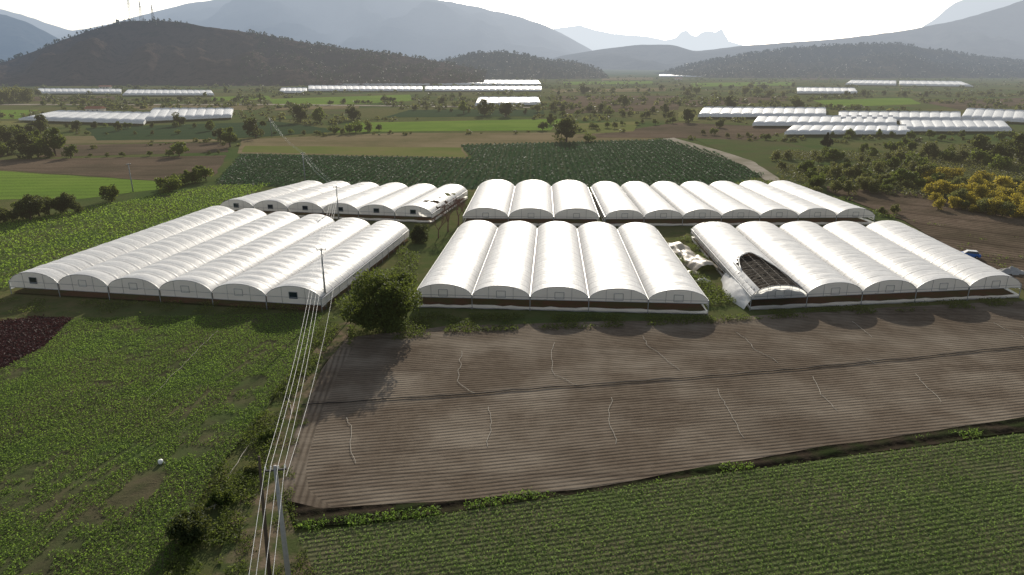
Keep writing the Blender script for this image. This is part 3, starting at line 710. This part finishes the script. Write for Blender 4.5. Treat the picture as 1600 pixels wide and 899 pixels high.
scatter("weeds",W([(-60,520),(0,492),(505,495),(515,483),(500,478),(10,470),(-60,480)]),.5,.5,0,.14,.4,5,M['weed'],lambda x,y:(vn(x,y,3)>.45),.5,.2,label="dark grass strip along the greenhouse front")
scatter("scrub",W([(1210,290),(1240,235),(1640,255),(1640,330),(1420,310)]),2.0,2.0,0,.38,1.2,12,M['leafG'],lambda x,y:(vn(x,y,14)>.38),.5,.7,label="rough scrub under the orchard trees")
scatter("scrub",W([(1080,300),(1195,278),(1300,300),(1420,345),(1370,350),(1250,298)]),1.2,1.2,0,.28,.6,7,M['weed'],lambda x,y:(vn(x,y,6)>.55),.5,.4,label="weeds behind the greenhouses")
scatter("scrub",W([(1420,345),(1620,380),(1700,470),(1600,440),(1500,390)]),1.6,1.6,0,.2,.5,6,M['weed'],lambda x,y:(vn(x,y,5)>.68),.5,.4,label="sparse weeds on the rough soil")
def farscrub(name,y0,y1,n,size,hh,mat,k,thr=.45):
    x=rng.uniform(-.85,.85,n); y=np.exp(rng.uniform(np.log(y0),np.log(y1),n)); x=x*y
    keep=vn(x*.4,y*.9,26)>thr; x=x[keep];y=y[keep]
    for q in GHP:
        i_=inpoly(x,y,[tuple(a) for a in q]); x=x[~i_]; y=y[~i_]
    for px in ([(335,288),(378,240),(380,215),(1000,207),(1040,218),(1195,276)],[(560,192),(880,186),(860,206),(520,210)],[(1270,157),(1420,153),(1440,163),(1300,168)],[(0,268),(0,250),(355,243),(335,275),(250,296),(0,312)],[(420,155),(640,148),(645,158),(430,166)],[(135,200),(430,190),(540,205),(430,213),(340,218),(150,220)]):
        i_=inpoly(x,y,W(px)); x=x[~i_]; y=y[~i_]
    sc=rng.uniform(.4,1.5,len(x)); C=np.repeat(np.stack([x,y,np.zeros(len(x))],1),k,0); sr=np.repeat(sc,k)
    dv=rng.normal(size=C.shape); dv/=np.linalg.norm(dv,axis=1)[:,None]
    C+=dv*np.array([1.3,1,.8])*(hh*.55*sr[:,None])*rng.uniform(.5,1,(len(C),1)); C[:,2]=np.abs(C[:,2]+hh*.35*sr)
    o=obj(name,quadmesh(name,leaves(C,size*sr,.3,.7)),mat); o["kind"]="stuff"; o["label"]="far-off trees and scrub across the valley floor"
farscrub("woodland",330,620,1100,.6,1.9,M['leafG'],24,.50)
farscrub("woodland",600,1900,4600,1.25,3.9,M['leafB'],20,.50)
farscrub("woodland",450,1500,2000,1.0,2.8,M['leafG'],20,.50)
# ---------------------------------------------------------------- mountains
def hillmat(name,c1,c2,c3,sc):
    b=MB(name); col=b.mix(b.ramp(b.noise(sc,8,.7)),c1,c2); col=b.mix(b.ramp(b.noise(sc*6,5,.7),.5,.6),col,c3)
    return b.finish(col,1.0,.0,b.noise(sc*8,8,.75),8,.8)
hm_near=hillmat("hill_scree",(.060,.042,.034),(.092,.068,.054),(.028,.026,.020),.012)
hm_wood=hillmat("hill_wooded",(.065,.060,.034),(.11,.088,.05),(.032,.038,.022),.02)
hm_far=hillmat("mountain_rock",(.045,.05,.042),(.10,.10,.085),(.03,.036,.03),.003)
def mountain(name,D,Wd,prof,mat,rough,trees=0,tsize=3.0,nx=220,ny=60,wfront=None,seed=0,sharp=1.2,tth=.45,ridge_only=False):
    us=np.linspace(prof[0][0],prof[-1][0],nx); vs=np.interp(us,[p[0] for p in prof],[p[1] for p in prof])
    k=np.ones(5)/5
    if sharp<1.5: vs[2:-2]=np.convolve(vs,k,'valid')
    V=np.zeros((ny,nx,3)); wf=wfront or Wd
    for i in range(nx):
        y=(449.5-vs[i])/F; h=40+D*(y*cp-sp)/(cp+y*sp); x=(us[i]-800)/F*(D*cp-(h-40)*sp)
        for j in range(ny):
            t=-1+2*j/(ny-1); Y=D+(t*wf if t<0 else t*Wd)
            s_=(1-abs(t))**sharp*.85+.15*(1-t*t) if abs(t)<1 else 0
            n1=noise.fractal(Vector((x/(wf*.45)+seed,Y/(wf*.45),seed)),.9,2.1,6)
            rid=1-abs(noise.noise(Vector((x/(wf*.3)+seed,Y/(wf*1.0),seed+4))))*2
            rid2=1-abs(noise.noise(Vector((x/(wf*.12)+seed,Y/(wf*.5),seed+9))))*2
            env=min(1,abs(t)*3)*(1-abs(t))**.5
            z=max(0,h)*s_+rough*max(0,h)*(n1*.5+.35*rid+.14*rid2-.3)*env+ max(0,h)*.014*noise.fractal(Vector((x/(wf*.06),Y/(wf*.06),1)),1,2,4)
            V[j,i]=(x*(Y/D)**.35,Y,z-2)
    fs=[(j*nx+i,j*nx+i+1,(j+1)*nx+i+1,(j+1)*nx+i) for j in range(ny-1) for i in range(nx-1)]
    o=obj(name,pyd(name,V.reshape(-1,3),fs),mat,None,None,True); o["kind"]="structure"
    if trees:
        jf=rng.uniform(0,ny*.56,trees); fi=rng.uniform(0,nx-1.01,trees)
        if ridge_only:
            m_=(fi<nx*.62); jf=np.where(m_,rng.uniform(ny*.44,ny*.55,trees),jf)
            kq=(~m_)|(rng.random(trees)<.22); jf=jf[kq]; fi=fi[kq]
        j0=jf.astype(int); i0=fi.astype(int)
        a=(jf-j0)[:,None]; b=(fi-i0)[:,None]
        C=(V[j0,i0]*(1-a)+V[j0+1,i0]*a)*(1-b)+(V[j0,i0+1]*(1-a)+V[j0+1,i0+1]*a)*b
        kp=(C[:,2]>1)&((vn(C[:,0],C[:,1],60)+vn(C[:,0],C[:,1],18)*.4)>tth); C=C[kp]; n=len(C); kk=12
        sc=np.repeat(rng.uniform(.5,1.4,n),kk); C=np.repeat(C,kk,0); dv=rng.normal(size=C.shape); dv/=np.linalg.norm(dv,axis=1)[:,None]
        C+=dv*tsize*sc[:,None]*np.array([.6,.6,.8]); C[:,2]+=tsize*.8*sc
        o=obj("woodland",quadmesh("woodland",leaves(C,tsize*.55*sc,.3,.7)),M['leafP']); o["kind"]="stuff"; o["label"]="scattered trees over a hillside"
    return V
mountain("hill",1500,420,[(-160,118),(-40,108),(0,100),(50,80),(100,60),(150,42),(195,30),(240,29),(290,33),(340,42),(400,50),(450,60),(520,72),(600,81),(660,90),(700,97),(760,110)],hm_near,.6,3600,3.0,nx=300,ny=90,wfront=330,seed=3,tth=.5,ridge_only=True)
mountain("hill",1900,300,[(640,112),(690,95),(730,83),(780,78),(820,84),(850,92),(900,96),(940,110)],hm_wood,.3,1400,3.4,nx=90,ny=40,seed=8,tth=.35)
mountain("hill",2100,420,[(1040,112),(1090,98),(1160,84),(1240,74),(1320,69),(1400,67),(1470,78),(1530,88),(1600,95),(1750,98)],hm_wood,.35,4500,3.6,seed=12,tth=.4)
mountain("hill",4200,1100,[(820,110),(870,88),(940,76),(1000,69),(1050,69),(1085,80),(1150,72),(1250,64),(1330,58),(1420,46),(1500,30),(1560,12),(1620,-8),(1760,-30),(1900,0)],hm_far,.6,seed=21,ny=90)
mountain("mountain",7000,2200,[(-500,-60),(-100,-10),(20,18),(70,34),(110,48),(160,40),(230,22),(290,6),(380,-10),(520,-22),(660,-6),(740,8),(800,22),(850,38),(890,58),(930,84),(960,104)],hm_far,.65,seed=31,nx=300,ny=90)
mountain("hill",4600,900,[(-420,30),(-200,20),(-60,12),(0,20),(40,32),(90,60),(150,90),(200,108)],hm_far,.6,seed=35,nx=120)
mountain("mountain",9000,1800,[(1380,100),(1440,42),(1470,24),(1485,6),(1500,0),(1520,-8),(1600,-30),(1800,-50),(2000,20)],hm_far,.4,seed=41,nx=120)
mountain("mountain",14000,2500,[(780,80),(850,46),(885,41),(905,38),(930,46),(960,52),(1010,56),(1040,62),(1056,58),(1064,49),(1072,46),(1080,54),(1088,56),(1096,50),(1106,47),(1118,50),(1128,44),(1134,62),(1160,70),(1250,84),(1400,90)],hm_far,.15,seed=51,sharp=1.6,nx=300)
mountain("mountain",18000,2500,[(-700,60),(0,70),(700,80),(1300,80),(2400,60)],hm_far,.15,seed=55,nx=100,ny=30)
M['pyl']=simple("pylon_steel",(.2,.2,.21),.6,.3,haze=True)
def pylon(u,vt,vb,D):
    y=(449.5-vb)/F; h=40+D*(y*cp-sp)/(cp+y*sp); x=(u-800)/F*(D*cp-(h-40)*sp); y2=(449.5-vt)/F; h2=40+D*(y2*cp-sp)/(cp+y2*sp); T=h2-h
    g=Geo(); b=T*.09
    for sx,sy in ((-1,-1),(1,-1),(1,1),(-1,1)): g.tube([(sx*b,sy*b,-4),(sx*b*.25,sy*b*.25,T*.7),(0,0,T)],.3,4)
    for k in range(6):
        z0=T*.7*k/6; z1=T*.7*(k+1)/6; w0=b*(1-.75*k/6); w1=b*(1-.75*(k+1)/6)
        g.tube([(-w0,-w0,z0),(w1,-w1,z1)],.18,3); g.tube([(w0,-w0,z0),(-w1,-w1,z1)],.18,3)
    for z in (.68,.8,.9): g.tube([(-T*.16*(1.3-z),0,T*z),(T*.16*(1.3-z),0,T*z)],.25,4)
    E=empty("power_pylon",(x,D,h)); top(E,"steel lattice power pylon on a hilltop","pylon","pylons on the hill")
    obj("lattice_mast",g.mesh("lattice_mast"),M['pyl'],E,(0,0,0))
for u,vt in ((205,-8),(222,0),(240,6)): pylon(u,vt,33,1500)
# ---------------------------------------------------------------- utility poles and lines
def pole(x,y,h,rot,mat,label,arm=True,lean=(0,0),r=.15):
    E=empty("utility_pole",(x,y,0)); top(E,label,"utility pole","poles of the power line")
    g=Geo(); tx,ty=lean; g.tube([(0,0,-.2),(tx*.5,ty*.5,h*.5),(tx,ty,h)],[r*1.4,r*1.15,r*.8],8); obj("shaft",g.mesh("shaft"),mat,E,(0,0,0),True)
    pts=[]
    if arm:
        ca,sa=math.cos(rot),math.sin(rot)
        g=Geo(); g.box((tx,ty,h-.35),(1.6,.12,.12),0,rot); A_=obj("crossarm",g.mesh("crossarm"),M['darksteel'],E,(0,0,0))
        for q in (-.7,-.3,.22,.7):
            px_=(tx+q*ca,ty+q*sa); g=Geo(); z=h-.28
            g.tube([(*px_,z),(*px_,z+.08),(*px_,z+.14),(*px_,z+.22),(*px_,z+.28)],[.03,.08,.05,.08,.04],8)
            obj("insulator",g.mesh("insulator"),M['white'],E,(0,0,0)); pts.append(Vector((x+px_[0],y+px_[1],z+.29)))
    return pts
x0,y0=-17.6,44.6
pA=pole(x0,y0,11.4,math.radians(12),M['concrete'],"concrete utility pole with a steel crossarm on the dirt track",r=.17)
pole(x0-1.9,y0+.9,11.5,0,M['wood'],"leaning dark wooden pole beside the concrete pole",False,(.35,.2),.13)
x1,y1=S(510,482); pB=pole(x1,y1,10.6,math.radians(10),M['concrete'],"thin utility pole at a greenhouse corner",r=.14)
x2,y2=S(530,350); pC=pole(x2,y2,9.8,math.radians(8),M['concrete'],"utility pole standing between greenhouse blocks")
x3,y3=S(477,284); pD=pole(x3,y3,10,math.radians(8),M['concrete'],"utility pole at the edge of a dark field")
x4,y4=S(425,214); pE_=pole(x4,y4,10,math.radians(8),M['concrete'],"distant utility pole by a field")
x5,y5=S(208,300); pole(x5,y5,9,math.radians(60),M['concrete'],"utility pole in a green field")
pole(*S(548,500),6,0,M['wood'],"short wooden post near the big tree",False,(0,0),.08)
def span(a,b,sag,label="overhead power line wire between poles",r=.016):
    g=Geo(); n=20; m=(a+b)/2
    g.tube([a.lerp(b,k/n)-m-Vector((0,0,sag*4*(k/n)*(1-k/n))) for k in range(n+1)],r,4,cap=False)
    o=obj("power_line",g.mesh("power_line"),M['wire'],None,m); top(o,label,"power line","wires of the power line")
for p,q,sg in ((pA,pB,1.6),(pB,pC,1.0),(pC,pD,1.2),(pD,pE_,2)):
    for a,b in zip(p,q): span(a,b,sg+R_(-.25,.25))
for a in pA: span(a,a+Vector((17,-70,.4)),1.3+R_(-.2,.2))
span(pA[3]-Vector((0,0,1)),Vector((x1+2.5,y1-2,6.2)),1.5,"sagging service wire beside the power line")
# ---------------------------------------------------------------- hoses and dark furrow line
def hose(px,label="thin pale irrigation hose lying across furrows",r=.026,mat='hose',name="irrigation_hose",amp=.35):
    P_=[Vector((*S(u,v),0)) for u,v in px]; pts=[]
    for a,b in zip(P_[:-1],P_[1:]):
        n=max(3,int((b-a).length/.8))
        for k in range(n):
            p=a.lerp(b,k/n); nv=noise.noise_vector(Vector((p.x*.35,p.y*.35,7)))+.4*noise.noise_vector(Vector((p.x*1.2,p.y*1.2,2))); pts.append(Vector((p.x+nv.x*amp,p.y+nv.y*amp,.08+zcount[0]*.006)))
    pts.append(P_[-1]+Vector((0,0,.3)))
    m=pts[len(pts)//2].copy(); g=Geo(); g.tube([p-m for p in pts],r,5); o=obj(name,g.mesh(name),M[mat],None,m); top(o,label,"hose" if mat=='hose' else "furrow","irrigation hoses on the ploughed field" if mat=='hose' else None)
for px in ([(722,552),(714,600),(742,618)],[(866,540),(862,560),(864,590),(905,606)],[(1005,527),(1015,548),(1062,582)],[(1150,522),(1178,548),(1215,570)],[(1330,505),(1362,530)],[(1552,508),(1600,532)],
 [(540,655),(548,690),(556,728)],[(765,640),(766,670),(762,702)],[(955,624),(950,650),(962,698)],[(1118,610),(1130,635),(1162,688)],[(1268,594),(1280,615),(1308,646)],[(1430,586),(1448,608),(1470,632)],[(1355,565),(1368,572)]): hose(px,amp=.6)
hose([(472,637),(700,622),(900,606),(1100,592),(1250,580),(1420,563),(1600,545),(1760,528)],"long dark furrow line crossing the ploughed field",.065,'furrowline',"furrow_line",.25)  # dark tube added to stand in for a dark furrow line
hose([(445,655),(400,685),(370,730),(340,780),(335,800)],"pale hose along the weedy track edge",.04)
hose([(450,590),(446,610),(455,650)],"pale hose beside the dirt track",.04)
hose([(340,520),(290,570),(230,630)],"thin pale hose across the green crop",.025)
hose([(345,790),(322,800),(320,850)],"pale hose beside the bush",.04)
x,y=S(252,728); E=empty("water_container",(x,y,0)); E.scale=(.6,.6,.8); top(E,"white plastic container on a short post in the crop","container")
g=Geo(); g.tube([(0,0,.35),(0,0,.4),(0,0,.75),(0,0,.85),(0,0,.9)],[.3,.42,.42,.36,.12],14); obj("tank",g.mesh("tank"),M['white'],E,(0,0,0),True)
g=Geo(); g.tube([(0,0,0),(0,0,.36)],.08,8); obj("stand",g.mesh("stand"),M['wood'],E,(0,0,0))
g=Geo(); g.tube([(.4,0,.5),(.7,0,.5),(.75,0,.1)],.05,6); obj("outlet_pipe",g.mesh("outlet_pipe"),M['white'],E,(0,0,0))
def car(x,y,rot):
    E=empty("parked_car",(x,y,.25)); E.rotation_euler=(0,0,rot); top(E,"small blue car parked on soil beside a greenhouse","car")
    prof=[(-2.0,.35),(-2.05,.75),(-1.85,.95),(-1.2,1.0),(-.6,1.0),(.9,1.0),(1.6,.92),(2.0,.75),(2.05,.4),(1.9,.28),(-1.9,.28)]
    def ex(prof,w1f,name,mat):
        V=[];n=len(prof)
        for sgn in (-1,1):
            for (px_,pz) in prof: V.append((px_,sgn*w1f(pz),pz))
        fs=[tuple(range(n))[::-1],tuple(range(n,2*n))]+[(i,(i+1)%n,n+(i+1)%n,n+i) for i in range(n)]
        o=obj(name,pyd(name,V,fs),mat,E,(0,0,0)); bv=o.modifiers.new("b","BEVEL"); bv.width=.06; bv.segments=2; return o
    ex(prof,lambda z:.85,"body",M['bluepaint'])
    ex([(-1.75,.98),(-1.35,1.42),(.45,1.45),(1.1,.98)],lambda z:.8 if z<1.2 else .64,"window",M['glass'])
    ex([(-1.4,1.425),(-1.35,1.47),(.4,1.5),(.5,1.455)],lambda z:.66,"roof",M['white'])
    for wx in (-1.25,1.3):
        for wy in (-.8,.8):
            g=Geo(); g.tube([(wx,wy-.1,.3),(wx,wy+.1,.3)],.3,16); wo=obj("wheel",g.mesh("wheel"),M['tyre'],E,(0,0,0))
            g=Geo(); sg=.115 if wy>0 else -.115; g.tube([(wx,wy,.3),(wx,wy+sg,.3)],.17,12); obj("rim",g.mesh("rim"),M['chrome'],wo,(0,0,0))
    for wy in (-.6,.6): g=Geo(); g.box((2.03,wy,.68),(.08,.3,.14)); obj("headlight",g.mesh("headlight"),M['lamp'],E,(0,0,0))
x,y=S(1513,404); car(x,y,math.radians(160))
print("TREES",cnt[0])
